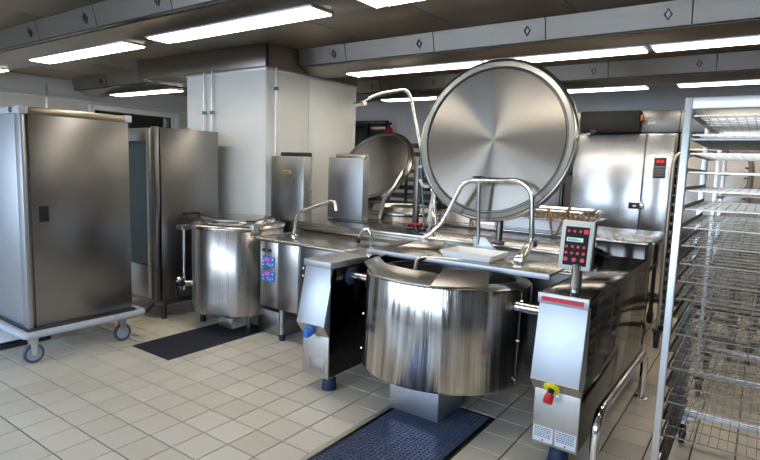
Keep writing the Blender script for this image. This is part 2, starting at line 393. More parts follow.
# ceiling: metal panels
cg = struct('ceiling', G().box(X0,X1,Y0,Y1,2.64,2.70), 'rail_dark', smooth=False)
rows = [(2.50, .0), (4.40, 0), (6.30, 0)]
strips = [(Y0,.6),(.6,2.18),(2.78,4.08),(4.68,5.98),(6.58,Y1)]
xx = X0
while xx < X1-.05:
    nx = min(xx+.95, X1)
    for a,b in strips: obj('ceiling_panel', G().box(xx+.003,nx-.003,a+.003,b-.003,2.62,2.638), M['ceil'], cg, .002)
    xx = nx
# extraction hoods with recessed lights
def hood(yc, x0, x1, sx0, label, lights, seam0, extra=None):
    t = thing('extraction_hood', label, 'hood', (x0, yc, 2.40), 'steel extraction hoods with strip lights')
    prof = [(-.27,2.48),(-.235,2.48),(-.235,2.455),(-.12,2.40),(.12,2.40),(.24,2.46),(.28,2.62),(-.26,2.62)]
    obj('hood_body', G().prism([(yc+a,b) for a,b in prof],'x',x0,x1), M['hood'], t)
    obj('gutter', G().prism([(yc-.30,2.452),(yc-.262,2.452),(yc-.262,2.46),(yc-.30,2.46)],'x',sx0,x1), M['rail_dark'], t)
    s = seam0
    while s < x1:
        a, b = max(s,sx0), min(s+.955,x1)
        if b-a > .05:
            f = obj('filter_panel', G().prism([(yc-.285,2.465),(yc-.325,2.618),(yc-.30,2.618),(yc-.265,2.475)],'x',a+.004,b-.004), M['hood'], t)
            cx = b-.14; dd = Vector((0,-.04,.153)).normalized(); cc = Vector((cx,yc-.307,2.54)); nn = Vector((0,-1,-.2))
            pts = [cc+Vector((1,0,0))*(.022)*math.cos(q)+dd*.034*math.sin(q) for q in [k*PI/2 for k in range(4)]]
            obj('handle', G().tube([p+nn*.004 for p in pts],.005,6,closed=True), M['rail_dark'], f)
        s += .955
    for a,b in lights:
        obj('light_frame', G().box(a-.015,b+.015,yc-.105,yc+.105,2.388,2.40), M['alu'], t, .002)
        l = obj('light_diffuser', G().box(a,b,yc-.092,yc+.092,2.382,2.3879), M['tube'], t)
        obj('light_clip', G().box(a+.05,a+.09,yc+.07,yc+.10,2.378,2.382), M['alu'], t) if b-a>.5 else None
    return t
hood(2.50, -8.6, 2.2, -6.15, 'steel extraction hood over the left trolley and oven, nearest of three rows', [(-8.3,-6.85),(-5.88,-4.23),(-3.89,-2.24),(-1.9,-.25),(.1,1.75)], -6.15)
hood(4.40, -3.98, 2.2, -3.95, 'steel extraction hood over the kettles, middle of three rows', [(-3.50,-2.06),(-2.02,-.80),(-.74,.75),(.8,2.1)], -3.35-.955)
t = hood(4.40, -8.6, -6.32, -8.6, 'short steel extraction hood left of the white pillar', [(-7.95,-6.45)], -8.6)
hood(6.30, -6.2, 2.2, -6.2, 'steel extraction hood nearest the back wall', [(-4.42,-2.95),(-2.6,-1.10),(-.80,.7)], -6.2)
struct('trim_6', G().box(-3.9,2.2,7.05,7.3,2.59,2.62), 'hood', .004)
struct('trim_7', G().box(-2.1,-1.1,6.95,6.97,2.60,2.62), 'hood', .002)

# ================================================================ FLOOR GRATES
def grate(x0,x1,y0,y1,mat,label,p,group=None,frame='steel_dark',kerb=True, bw=.0045):
    t = thing('floor_grate', label, 'grate', ((x0+x1)/2,(y0+y1)/2,-.02), group)
    fw = .022
    if kerb:
        g = G().box(x0,x0+fw,y0,y1,-.02,.002).box(x1-fw,x1,y0,y1,-.02,.002).box(x0+fw,x1-fw,y0,y0+fw,-.02,.002).box(x0+fw,x1-fw,y1-fw,y1,-.02,.002)
        obj('frame', g, M[frame], t, .002); x0+=fw;x1-=fw;y0+=fw;y1-=fw
    obj('tray', G().box(x0,x1,y0,y1,-.022,-.019), M['dark'], t)
    g = G(); nx = int((x1-x0)/p); ny = int((y1-y0)/p)
    for i in range(nx+1):
        x = x0+(x1-x0)*i/nx; g.box(x-bw,x+bw,y0,y1,-.014,.0)
    for j in range(ny+1):
        y = y0+(y1-y0)*j/ny; g.box(x0,x1,y-bw,y+bw,-.012,.0015)
    o = obj('grating', g, M[mat], t, smooth=False); o['kind'] = 'stuff'
    return t
grate(-1.76,-1.20,1.30,2.965,'bluebar','large blue-grey floor drain grating under the big tilting kettle',.024,frame='rail_dark',bw=.0042)
single('drain_kerb', G().box(-1.79,-1.764,-.42,2.976,-.02,.001), 'kerb', 'pale beige kerb strip along the left edge of the big grating', 'kerb', bev=.002)
grate(-1.76,-1.20,-.42,1.28,'bluebar','second floor drain grating towards the camera',.03,frame='rail_dark')
grate(-3.99,-3.51,2.30,2.80,'darkbar','dark square floor grate nearer the trolley',.02,kerb=False,bw=.005)
grate(-3.99,-3.51,2.81,3.30,'darkbar','dark square floor grate in front of the round kettle',.02,kerb=False,bw=.005)

# ================================================================ TROLLEY (left foreground)
tr = thing('heated_trolley', 'tall stainless steel trolley cabinet with grey bumper on castors at left', 'trolley', (-4.62,2.0,0))
bx0,bx1,by0,by1 = -5.10,-4.14,1.62,2.41
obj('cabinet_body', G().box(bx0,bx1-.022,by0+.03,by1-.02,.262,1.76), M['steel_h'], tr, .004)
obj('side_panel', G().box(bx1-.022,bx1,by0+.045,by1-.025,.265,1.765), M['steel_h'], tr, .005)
obj('door', G().box(bx0+.02,bx1-.10,by0,by0+.03,.265,1.765), M['steel_light'], tr, .006)
obj('corner_post', G().box(bx1-.095,bx1-.004,by0-.002,by0+.028,.262,1.77), M['steel_light'], tr, .006)
obj('base_deck', G().box(bx0,bx1+.005,by0,by1,.232,.262), M['steel_dark'], tr, .004)
obj('top_rim', G().box(bx1-.03,bx1+.006,by0+.05,by1-.06,1.765,1.812).box(bx0,bx1-.02,by1-.04,by1-.005,1.765,1.812), M['brass_cap'], tr, .004)
obj('top_deck', G().box(bx0+.03,bx1-.03,by0+.03,by1-.03,1.765,1.785), M['steel_dark'], tr, .003)
obj('front_rim', G().box(bx0,bx1-.05,by0-.01,by0+.03,1.765,1.81), M['bumper'], tr, .005)
for a,b,c,d in ((bx1-.055,bx1+.01,by0-.014,by0+.05),(bx1-.05,bx1+.01,by1-.06,by1+.002)):
    obj('corner_cap', G().box(a,b,c,d,1.762,1.818), M['bumper'], tr, .01)
lk = obj('lock_ring', G().tube([(bx1-.115+.017*math.cos(k*PI/6),by0-.016,1.79+.017*math.sin(k*PI/6)) for k in range(12)],.004,6,closed=True), M['rail_dark'], tr)
h = obj('door_handle', G().box(bx1-.001,bx1+.004,1.712,1.776,1.018,1.128), M['matt_black'], tr, .012, label='black recessed pull')
obj('pull_recess', G().box(bx1+.003,bx1+.006,1.724,1.764,1.035,1.11), M['matt_black'], h, .004)
obj('bumper_rail', G().tube([(bx0-.03,by0-.045,.228),(bx1+.05,by0-.045,.228),(bx1+.05,by1+.04,.228),(bx0-.03,by1+.04,.228)],.026,14,bend=.03,closed=False), M['bumper'], tr)
def caster(x,y,parent,r=.07,w=.03,top=.235,fork='alu',tire='wheel_dark',hub='wheel',ax=(1,0,0),off=(0,0)):
    A = Vector(ax); c = Vector((x+off[0],y+off[1],r))
    B = Vector((-A.y,A.x,0))
    fk = obj('caster', G().box(x-.04,x+.04,y-.035,y+.035,top-.008,top).cyl((x,y,top-.03),(x,y,top-.008),.022,14)
             .hexa([c+A*(w*.5+.004)+B*q*.012+Vector((0,0,-.008)) for q in ()] or
                   [tuple(c+A*s_+B*t_+Vector((0,0,-.012))) for s_,t_ in ((w*.5+.003,-.014),(w*.5+.007,-.014),(w*.5+.007,.014),(w*.5+.003,.014))]+
                   [tuple(Vector((x,y,top-.025))+A*s_+B*t_) for s_,t_ in ((w*.5+.003,-.034),(w*.5+.007,-.034),(w*.5+.007,.034),(w*.5+.003,.034))])
             .hexa([tuple(c+A*s_+B*t_+Vector((0,0,-.012))) for s_,t_ in ((-w*.5-.007,-.014),(-w*.5-.003,-.014),(-w*.5-.003,.014),(-w*.5-.007,.014))]+
                   [tuple(Vector((x,y,top-.025))+A*s_+B*t_) for s_,t_ in ((-w*.5-.007,-.034),(-w*.5-.003,-.034),(-w*.5-.003,.034),(-w*.5-.007,.034))])
             .box(x-.03,x+.03,y-.03,y+.03,top-.032,top-.024), M[fork], parent, .0015)
    Rm = A.to_track_quat('Z','Y').to_matrix().to_4x4()
    obj('wheel', G().lathe(c, [(r*.72,-w*.5+.003),(r*.95,-w*.5),(r,-w*.3),(r,w*.3),(r*.95,w*.5),(r*.72,w*.5-.003)],32,Rm), M[tire], fk)
    obj('hub', G().lathe(c, [(0,-w*.5-.002),(.012,-w*.5-.002),(.014,-w*.5+.003),(r*.74,-w*.5+.004),(r*.74,w*.5-.004),(.014,w*.5-.003),(.012,w*.5+.002),(0,w*.5+.002)],32,Rm), M[hub], fk)
for x,y in ((bx1-.03,by0+.03),(bx1-.03,by1-.10),(bx0+.05,by0+.03),(bx0+.05,by1-.10)): caster(x,y,tr,top=.232,tire='tyre',off=(0,.0))

# low white machine on the floor behind the trolley
lm = thing('floor_machine', 'low white and red machine on the floor behind the trolley', 'machine', (-5.0,1.75,0))
obj('base', G().prism([(-5.6,.025),(-4.70,.025),(-4.64,.05),(-4.70,.075),(-5.55,.10)],'y',1.60,1.95), M['white'], lm, .012)
obj('red_lever', G().box(-4.98,-4.90,1.62,1.70,.083,.12), M['red'], lm, .008)
obj('skirt', G().box(-5.62,-4.62,1.59,1.96,.0,.028), M['wheel_dark'], lm, .004)

# ================================================================ COMBI OVEN
ov = thing('combi_oven', 'tall stainless combi oven with tinted glass door, between trolley and white pillar', 'oven', (-4.9,3.15,0))
ox0,ox1,oy0,oy1 = -5.40,-4.45,2.81,3.50
obj('housing', G().box(ox0,ox1-.012,oy0+.06,oy1,.17,1.765), M['steel_dark'], ov, .004)
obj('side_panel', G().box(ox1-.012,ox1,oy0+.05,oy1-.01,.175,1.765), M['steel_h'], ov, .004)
obj('door_edge', G().box(ox1-.06,ox1-.003,oy0-.005,oy0+.038,.18,1.77), M['steel_h'], ov, .004)
dr = obj('door', G().box(ox0,ox0+.08,oy0-.02,oy0+.055,.2,1.755).box(ox1-.115,ox1-.065,oy0-.02,oy0+.055,.2,1.755).box(ox0+.08,ox1-.115,oy0-.02,oy0+.055,1.64,1.755).box(ox0+.08,ox1-.115,oy0-.02,oy0+.055,.2,.5), M['steel'], ov, .004)
obj('glass', G().box(ox0+.08,ox1-.115,oy0,oy0+.02,.5,1.64), M['led_glass'], dr)
obj('stand', G().box(ox0,ox1,oy0+.05,oy1,.13,.17), M['steel_dark'], ov, .004)
for x,y in ((ox1-.03,oy0+.08),(ox1-.03,oy1-.05),(ox0+.04,oy0+.08),(ox0+.04,oy1-.05)): obj('leg', G().cyl((x,y,0),(x,y,.13),.024,18), M['rail_dark'], ov)
obj('vent_pipe', G().cyl((ox0+.25,oy1-.12,1.765),(ox0+.25,oy1-.12,1.90),.03,20), M['rail_dark'], ov)
for k in range(3): obj('roof_fitting', G().cyl((ox0+.45+k*.14,oy1-.2,1.765),(ox0+.45+k*.14,oy1-.2,1.79),.022,16), M['brownrod'], ov, .002)
obj('drain_hose', G().tube([(ox1-.05,oy0-.02,.16),(ox1-.02,oy0-.12,.10),(ox1-.12,oy0-.30,.06),(ox1-.3,oy0-.35,.05)],.02,10,bend=.08), M['wheel_dark'], ov)

# ================================================================ LEFT ROUND KETTLE
kx,ky,kr = -3.87,3.26,.405
k1 = thing('stock_kettle', 'upright round steel kettle with closed lid behind the dark square grates', 'kettle', (kx,ky,0))
obj('drum', G().lathe((kx,ky,0),[(0,.155),(kr-.03,.155),(kr-.004,.165),(kr,.185),(kr,.90),(kr-.004,.905)],72), M['steel_drum_soft'], k1, angle=50)
obj('rim', G().lathe((kx,ky,0),[(kr-.01,.895),(kr+.012,.90),(kr+.016,.915),(kr+.012,.93),(kr-.02,.948),(kr-.05,.95)],72), M['steel_top'], k1, angle=50)
ld = obj('lid', G().lathe((kx,ky,0),[(0,.992),(.20,.99),(.315,.983),(.325,.975),(.33,.955),(.36,.951),(.36,.94),(0,.94)],72), M['steel_top'], k1, angle=40)
obj('lid_seam', G().box(kx-.32,kx+.1,ky-.205,ky-.195,.984,.992), M['steel_dark'], ld)
obj('lid_flap', G().prism([(kx+.33*math.cos(a),ky+.33*math.sin(a)) for a in [math.radians(q) for q in range(215,331,5)]],'z',.975,.986), M['steel'], ld, .003)
obj('hinge_block', G().box(kx+.22,kx+.40,ky-.18,ky-.08,.87,.962), M['steel'], k1, .006)
obj('handle', G().tube([(kx-.36,ky-.12,.955),(kx-.38,ky-.14,1.0),(kx-.38,ky-.33,1.0),(kx-.36,ky-.34,.96)],.012,10,bend=.02), M['black'], k1, label='black lid handle')
obj('side_bracket', G().box(kx-.42,kx-.34,ky-.36,ky-.25,.86,.90), M['steel'], k1, .004)
obj('side_pipe', G().tube([(kx-.395,ky-.30,.88),(kx-.395,ky-.30,.30)],.016,12), M['chrome'], k1)
tp = obj('drain_tap', G().cyl((kx-.27,ky-.29,.38),(kx-.36,ky-.40,.38),.028,18).cyl((kx-.345,ky-.385,.44),(kx-.345,ky-.385,.31),.022,16), M['chrome'], k1, .002)
obj('tap_lever', G().box(kx-.325,kx-.295,ky-.44,ky-.415,.27,.40).cyl((kx-.31,ky-.36,.385),(kx-.31,ky-.44,.385),.026,16), M['black'], tp, .004)
for q in (215,335,90):
    a = math.radians(q); x,y = kx+.33*math.cos(a), ky+.33*math.sin(a)
    f = obj('leg', G().cyl((x,y,.05),(x,y,.16),.018,14), M['steel_dark'], k1)
    obj('foot', G().cyl((x,y,0),(x,y,.055),.026,14), M['black'], f)
obj('support_box', G().box(kx+.12,kx+.30,ky-.32,ky-.1,.07,.155), M['steel'], k1, .004)
obj('support_plinth', G().box(kx+.32,kx+.62,ky-.05,ky+.25,.0,.21), M['steel'], k1, .004)

# ================================================================ COOKING ISLAND
isl = thing('cooking_island', 'stainless island with angled front pillar, control cabinet and worktop left of the big kettle', 'cooking island', (-2.8,3.3,0))
# control cabinet
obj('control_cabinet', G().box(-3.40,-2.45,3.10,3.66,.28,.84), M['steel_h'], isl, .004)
obj('front_panel', G().box(-3.395,-3.19,3.093,3.10,.285,.835), M['steel'], isl, .003)
obj('front_panel', G().box(-3.185,-2.96,3.093,3.10,.285,.835), M['steel'], isl, .003)
obj('front_panel', G().box(-2.94,-2.46,3.094,3.10,.285,.835), M['steel_dark'], isl, .003)
for zz in (.55,.67):
    kp = obj('keypad', G().box(-3.37,-3.225,3.088,3.093,zz-.045,zz+.045), M['panelblue'], isl, .003, label='blue keypad with red display')
    obj('display', G().box(-3.33,-3.29,3.086,3.088,zz+.008,zz+.024), M['ledred'], kp)
    g = G()
    for x_,z_ in ((-3.355,.0),(-3.245,.02),(-3.245,-.02),(-3.30,-.02),(-3.355,-.03),(-3.275,-.03)): g.box(x_-.006,x_+.006,3.086,3.088,zz+z_-.005,zz+z_+.005)
    obj('key_marks', g, M['label'], kp)
for x_ in (-3.35,-3.28): obj('knob', G().cyl((x_,3.093,.765),(x_,3.078,.765),.013,14), M['black'], isl, .002)
obj('latch', G().box(-2.905,-2.885,3.078,3.095,.60,.62).box(-2.905,-2.885,3.078,3.095,.66,.68), M['chrome'], isl, .003)
for x_,y_ in ((-3.2,3.16),(-2.75,3.58),(-3.2,3.58)):
    l = obj('leg', G().cyl((x_,y_,.05),(x_,y_,.28),.027,18), M['steel'], isl)
    obj('foot', G().cyl((x_,y_,0),(x_,y_,.055),.024,18,.03), M['navy'], l)
# worktop with rolled front edge
obj('worktop', G().box(-3.42,-2.42,3.05,3.66,.845,.87).box(-2.42,-2.18,2.98,3.66,.845,.87).box(-2.18,-.87,3.40,3.66,.845,.87), M['steel_top'], isl, .006)
obj('front_nosing', G().tube([(-3.415,3.62,.858),(-3.415,3.052,.858),(-2.44,3.052,.858)],.015,12,bend=.03), M['steel_top'], isl)
# angled pillar
px0,px1,pyf = -2.43,-2.205,2.60
obj('pillar_body', G().prism([(pyf,.10),(pyf,.40),(pyf+.03,.80),(pyf+.03,.835),(3.66,.835),(3.66,.10)],'x',px0,px1-.004), M['steel_dark'], isl, .003)
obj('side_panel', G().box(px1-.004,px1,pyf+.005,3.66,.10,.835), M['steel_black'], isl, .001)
obj('slanted_front', G().prism([(pyf+.028,.825),(pyf-.055,.455),(pyf,.375),(pyf+.006,.375),(pyf+.06,.46),(pyf+.06,.825)],'x',px0-.012,px1+.0), M['steel_light'], isl, .002, label='pale satin angled cover')
obj('knee_plate', G().prism([(pyf-.0565,.453),(pyf-.002,.373),(pyf-.0,.3745),(pyf-.054,.455)],'x',px0-.012,px1), M['steel_mottle'], isl)
obj('lower_box', G().box(px0,px1,pyf-.004,pyf+.01,.09,.372), M['steel_mottle'], isl, .003)
obj('cover_plate', G().box(px0+.06,px1-.03,pyf-.007,pyf-.004,.13,.215), M['steel'], isl, .002)
obj('top_cap', G().prism([(pyf-.005,.825),(pyf-.005,.862),(pyf+.0,.868),(3.0,.868),(3.0,.825)],'x',px0-.006,px1+.004), M['steel_light'], isl, .003)
kb = obj('knob', G().cyl((-2.33,pyf-.028,.418),(-2.33,pyf-.075,.395),.036,20,.031), M['blue'], isl, .004, label='blue rotary valve knob')
obj('grip', G().box(-2.348,-2.312,pyf-.09,pyf-.07,.37,.432), M['blue'], kb, .004)
l = obj('leg', G().cyl((-2.25,2.665,.05),(-2.25,2.665,.10),.03,20), M['steel'], isl)
obj('foot', G().cyl((-2.25,2.665,0),(-2.25,2.665,.075),.052,24,.042), M['navy'], l, .002)

# spine with raised ledge behind the worktop
spn = thing('service_spine', 'raised stainless service ledge running along the back of the worktops', 'counter', (-2.1,4.0,0))
obj('ledge', G().box(-3.52,-.98,3.67,4.42,.875,.95), M['steel_top'], spn, .01)
obj('body', G().box(-3.48,-.98,3.70,4.38,.10,.875), M['steel_dark'], spn, .004)
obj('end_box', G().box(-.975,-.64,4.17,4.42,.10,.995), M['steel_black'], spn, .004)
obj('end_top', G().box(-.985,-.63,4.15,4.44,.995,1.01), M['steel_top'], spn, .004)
obj('ledge_lip', G().box(-3.52,-.98,3.655,3.67,.925,.952), M['steel_top'], spn, .003)
obj('ridge', G().box(-3.46,-1.0,4.02,4.05,.95,.957), M['steel_dark'], spn, .002)
for x_ in (-3.3,-2.3,-1.3): obj('leg', G().cyl((x_,4.05,0),(x_,4.05,.10),.025,14), M['steel_dark'], spn)

def exhaust_box(x0,x1,y0,y1,z0,z1,label,cap,badge=False,skin='steel'):
    t = thing('flue_box', label, 'flue box', ((x0+x1)/2,(y0+y1)/2,z0))
    obj('front_shell', G().box(x0,x1,y0,y0+.02,z0,z1).box(x1-.006,x1,y0+.02,y1,z0,z1), M[skin], t, .006)
    obj('shell', G().box(x0+.004,x1-.006,y0+.02,y1,z0,z1-.01), M['steel_dark'], t, .003)
    obj('vent_top', G().box(x0+.05,x1-.02,y1-.05,y1+.02,z1-.01,z1+.04), M[cap], t, .012)
    if badge: 
        b_ = obj('badge', G().box((x0+x1)/2-.06,(x0+x1)/2+.06,y0-.004,y0,z1-.165,z1-.135), M['gold'], t, .012, label='small gold badge')
        g = G()
        for k in range(7): g.box((x0+x1)/2-.042+k*.0125,(x0+x1)/2-.036+k*.0125,y0-.006,y0-.004,z1-.158,z1-.142)
        obj('badge_mark', g, M['ink'], b_)
exhaust_box(-3.94,-3.51,3.72,3.84,.60,1.55,'upright steel flue box with small gold badge against the white pillar','black',True)
exhaust_box(-3.62,-3.18,4.20,4.30,.95,1.555,'upright steel flue box with heat stain on the ledge before the open domed lid','brass_cap',False,'steel_light')

# swing faucet on the left worktop
fc = thing('swivel_faucet', 'chrome swivel faucet with long thin spout on the left worktop', 'faucet', (-3.22,3.31,.87))
obj('base', G().lathe((-3.22,3.31,.87),[(0,0),(.03,0),(.03,.01),(.016,.02),(.014,.06),(0,.06)],24), M['chrome'], fc)
obj('spout', G().tube([(-3.22,3.31,.90),(-3.20,3.31,1.06),(-3.13,3.31,1.095),(-2.81,3.31,1.20),(-2.77,3.30,1.19),(-2.755,3.30,1.14)],.013,12,bend=.035), M['chrome'], fc)
obj('aerator', G().cyl((-2.757,3.30,1.15),(-2.753,3.30,1.125),.017,14), M['chrome'], fc)
f2 = thing('filler_tap', 'short bent chrome tap at the corner beside the big kettle', 'tap', (-2.20,3.02,.868))
obj('riser', G().tube([(-2.195,3.02,.868),(-2.20,3.02,1.02),(-2.225,3.01,1.055),(-2.25,2.995,1.04),(-2.262,2.96,.97)],.012,12,bend=.025), M['chrome'], f2)
obj('nozzle', G().cyl((-2.260,2.966,.985),(-2.266,2.95,.955),.016,12), M['black'], f2)
obj('collar', G().cyl((-2.195,3.02,.868),(-2.195,3.02,.885),.024,16), M['chrome'], f2)

# ================================================================ BIG TILTING KETTLE
qx,qy,qr = -1.525,2.90,.50
# the pan hangs on its pivots tipped a few degrees back
TK = Matrix.Translation((0,2.82,.762))@Matrix.Rotation(math.radians(-3),4,'X')@Matrix.Translation((0,-2.82,-.755))
kt = thing('tilting_kettle', 'big round steel tilting kettle with pouring lip, open in the foreground', 'kettle', (qx,qy,0))
obj('drum', G().lathe((qx,qy,0),[(0,.27),(qr-.03,.27),(qr-.006,.276),(qr,.29),(qr,.832),(qr-.003,.84)],96).xf(TK), M['steel_drum'], kt, angle=50)
obj('shoulder', G().lathe((qx,qy,0),[(qr-.002,.835),(qr-.01,.842),(qr-.075,.862),(qr-.085,.862),(qr-.09,.855),(qr-.09,.84)],96).xf(TK), M['steel'], kt, angle=50)
obj('inner_pan', G().lathe((qx,qy,0),[(qr-.088,.848),(qr-.10,.60),(.25,.42),(0,.40)],72).xf(TK), M['steel_dark'], kt, angle=60)
# pouring lip: an angular collar round the front of the opening
outer = [(-2.035,2.93,.90),(-2.00,2.68,.895),(-1.74,2.425,.885),(-1.56,2.385,.883),(-1.36,2.40,.882)]
inner = [(-1.96,2.95,.93),(-1.93,2.74,.93),(-1.75,2.555,.93),(-1.57,2.52,.928),(-1.40,2.54,.925)]
lip = G()
n = len(outer); th = (0,0,-.008)
V_ = outer+inner+[(x,y,z-.010) for x,y,z in outer]+[(x,y,z-.010) for x,y,z in inner]
F_ = []
for i in range(n-1):
    F_ += [(i,i+1,n+i+1,n+i),(2*n+i,3*n+i,3*n+i+1,2*n+i+1),(i,2*n+i,2*n+i+1,i+1),(n+i,n+i+1,3*n+i+1,3*n+i)]
F_ += [(0,n,3*n,2*n),(n-1,2*n+n-1,3*n+n-1,n+n-1)]
lip.add(V_,F_)
obj('pouring_lip', lip, M['steel'], kt, .002, label='bright angular pouring lip')
A_,B_,C_,D_ = Vector((-1.36,2.395,.882)),Vector((-1.13,2.68,.885)),Vector((-1.215,2.93,.948)),Vector((-1.375,2.70,.945))
# spout side wall
A_,B_,C_,D_ = Vector((-1.36,2.395,.884)),Vector((-1.135,2.62,.872)),Vector((-1.17,2.70,.945)),Vector((-1.375,2.56,.948))
off = Vector((-.004,.006,-.003))
obj('spout_wall', G().hexa([A_,B_,B_+off,A_+off,D_,C_,C_+off,D_+off]), M['steel_h'], kt, .001)
obj('spout_floor', G().hexa([A_+Vector((0,0,-.008)),B_+Vector((0,0,-.008)),Vector((-1.22,2.75,.862)),Vector((-1.40,2.545,.90)),A_,B_,Vector((-1.22,2.75,.872)),Vector((-1.40,2.545,.92))]), M['steel'], kt, .001)
obj('inner_handle', G().tube([(-1.70,2.80,.86),(-1.70,2.82,.925),(-1.66,2.85,.94),(-1.34,3.0,.935),(-1.30,3.02,.86)],.013,12,bend=.04), M['chrome'], kt)
hs = [(qx+qr*math.cos(math.radians(a)),qy+qr*math.sin(math.radians(a))) for a in (206,352)]
for (x_,y_),a in zip(hs,(206,352)):
    n_ = Vector((math.cos(math.radians(a)),math.sin(math.radians(a)),0))
    obj('seam_strip', G().tube([Vector((x_,y_,.30)),Vector((x_,y_,.82))],.004,8).xf(TK), M['steel_dark'], kt)
    for z_ in (.33,.55,.77): obj('bolt', G().cyl(Vector((x_,y_,z_)),Vector((x_,y_,z_))+n_*.012,.008,10).xf(TK), M['chrome'], kt)
for x_,xa in ((-2.203,-2.00),(-.848,-1.08)):
    x_ = -.862 if x_>-2 else x_
    pv = obj('pivot_arm', G().cyl((x_,2.80,.755),(xa,2.80,.755),.03,24), M['chrome'], kt)
    obj('pivot_flange', G().cyl((x_,2.80,.755),(x_+(.025 if xa>x_ else -.0),2.80,.755),.058 if x_<-2 else .03,24), M['navy'] if x_<-2 else M['chrome'], pv, .003)
sp_ = obj('outlet_chute', G().box(-1.73,-1.40,2.62,2.626,.04,.275).box(-1.406,-1.40,2.626,2.95,.04,.275).box(-1.73,-1.724,2.626,2.95,.04,.275), M['steel_light'], kt, .001)

# lid leaning open behind the kettle
LD = thing('kettle_lid', 'huge round turned-steel lid standing open behind the big kettle', 'lid', (-1.545,3.50,1.16))
lc = Vector((-1.575,3.57,1.695)); tilt = math.radians(8)
def lid_parts(t, c, R, nrm, mat='disc'):
    q = nrm.to_track_quat('Z','Y')
    def mk(name, prof, mt, par, **k):
        g = G().lathe((0,0,0), prof, 128)
        me = mesh_of(name, g, M[mt], 0, (0,0,0), angle=k.get('angle',25))
        o = bpy.data.objects.new(name, me); C.objects.link(o); o.parent = par
        return o
    d = mk('disc', [(0,0.0),(.05*R,.0005),(R*.865,.004)], mat, t)
    d.location = c-Vector(t.location); d.rotation_mode = 'QUATERNION'; d.rotation_quaternion = q
    e = mk('inner_bead', [(R*.865,.004),(R*.872,-.006),(R*.885,-.006),(R*.89,.006),(R*.90,.010)], 'steel_dark', t)
    f = mk('rim', [(R*.90,.010),(R*.955,.014),(R*.965,.006),(R*.985,.004),(R,-.004),(R*1.0,-.03),(R*.985,-.037),(R*.97,-.034),(R*.90,-.045),(0,-.07)], 'steel_top' if mat=='disc' else 'disc', t, angle=40)
    for o in (e,f): o.location = d.location; o.rotation_mode='QUATERNION'; o.rotation_quaternion = q
    return q
nrm = Vector((.06,-math.cos(tilt),math.sin(tilt))).normalized()
lid_parts(LD, lc, .572, nrm)
obj('hinge_arm', G().tube([(-1.545,3.70,.95),(-1.545,3.72,1.30),(-1.545,3.68,1.55)],.025,12,bend=.05), M['steel_dark'], LD)
obj('hinge_base', G().box(-1.58,-1.51,3.675,3.74,.951,.975), M['steel_dark'], LD, .006)
obj('side_pin', G().cyl((-.99,3.56,1.725),(-.91,3.54,1.735),.008,10), M['chrome'], LD)
obj('pin_ball', G().lathe((-.90,3.54,1.735),[(0,-.02),(.012,-.017),(.02,0),(.012,.017),(0,.02)],16), M['black'], LD, angle=60)

# tray shelf over the kettle's back half
sh = thing('folding_shelf', 'flat stainless shelf plate across the back of the big kettle', 'shelf', (-1.5,3.15,.93))
obj('plate', G().box(-2.10,-.89,2.85,3.46,.932,.945), M['steel_top'], sh, .002)
obj('front_edge', G().box(-2.10,-.89,2.842,2.85,.915,.945), M['steel_light'], sh, .002)
obj('hinge_plate', G().hexa([(-1.99,3.02,.946),(-1.70,3.14,.946),(-1.76,3.34,.946),(-1.97,3.30,.946),(-1.97,3.04,.955),(-1.72,3.15,.955),(-1.78,3.33,.99),(-1.95,3.30,.99)]), M['steel'], sh, .003)
obj('hinge_plate', G().hexa([(-1.60,3.39,.946),(-1.43,3.39,.946),(-1.43,3.42,.946),(-1.60,3.42,.946),(-1.60,3.395,1.03),(-1.51,3.395,1.03),(-1.51,3.41,1.03),(-1.60,3.41,1.03)]), M['steel_light'], sh, .003)
uf = thing('lid_frame', 'bent chrome tube frame with thick lever in front of the big lid', 'frame', (-1.55,3.35,.945))
obj('hoop', G().tube([(-1.955,3.30,.99),(-1.90,3.32,1.02),(-1.82,3.36,1.12),(-1.69,3.37,1.395),(-1.57,3.38,1.418),(-1.29,3.38,1.425),(-1.205,3.38,1.36),(-1.185,3.38,1.03)],.017,14,bend=.05), M['chrome'], uf)
obj('centre_bar', G().tube([(-1.575,3.38,1.415),(-1.565,3.40,.98)],.013,12), M['steel'], uf)
obj('clamp', G().cyl((-1.615,3.378,1.415),(-1.54,3.38,1.418),.026,16), M['chrome'], uf)
obj('lever', G().cyl((-1.185,3.38,1.035),(-1.12,2.99,.975),.027,18,.03), M['chrome'], uf, .004)
obj('lever_joint', G().lathe((-1.185,3.385,1.03),[(0,-.035),(.03,-.025),(.035,0),(.03,.025),(0,.035)],18), M['steel'], uf, angle=60)
# white tray
def tray(name,x0,x1,y0,y1,z0,h,label,mat='white',t=.006,fl=.025):
    v = []; 
    g = G()
    o_ = [(x0,y0,z0),(x1,y0,z0),(x1,y1,z0),(x0,y1,z0)]
    u_ = [(x0-fl,y0-fl,z0+h),(x1+fl,y0-fl,z0+h),(x1+fl,y1+fl,z0+h),(x0-fl,y1+fl,z0+h)]
    iu = [(x0-fl+t,y0-fl+t,z0+h),(x1+fl-t,y0-fl+t,z0+h),(x1+fl-t,y1+fl-t,z0+h),(x0-fl+t,y1+fl-t,z0+h)]
    io = [(x0+t,y0+t,z0+t),(x1-t,y0+t,z0+t),(x1-t,y1-t,z0+t),(x0+t,y1-t,z0+t)]
    g.add(o_+u_+iu+io, [(0,3,2,1)]+[(i,(i+1)%4,4+(i+1)%4,4+i) for i in range(4)]+[(4+i,4+(i+1)%4,8+(i+1)%4,8+i) for i in range(4)]+[(8+i,8+(i+1)%4,12+(i+1)%4,12+i) for i in range(4)]+[(12,13,14,15)])
    return single(name,g,mat,label,'tray',bev=.003)
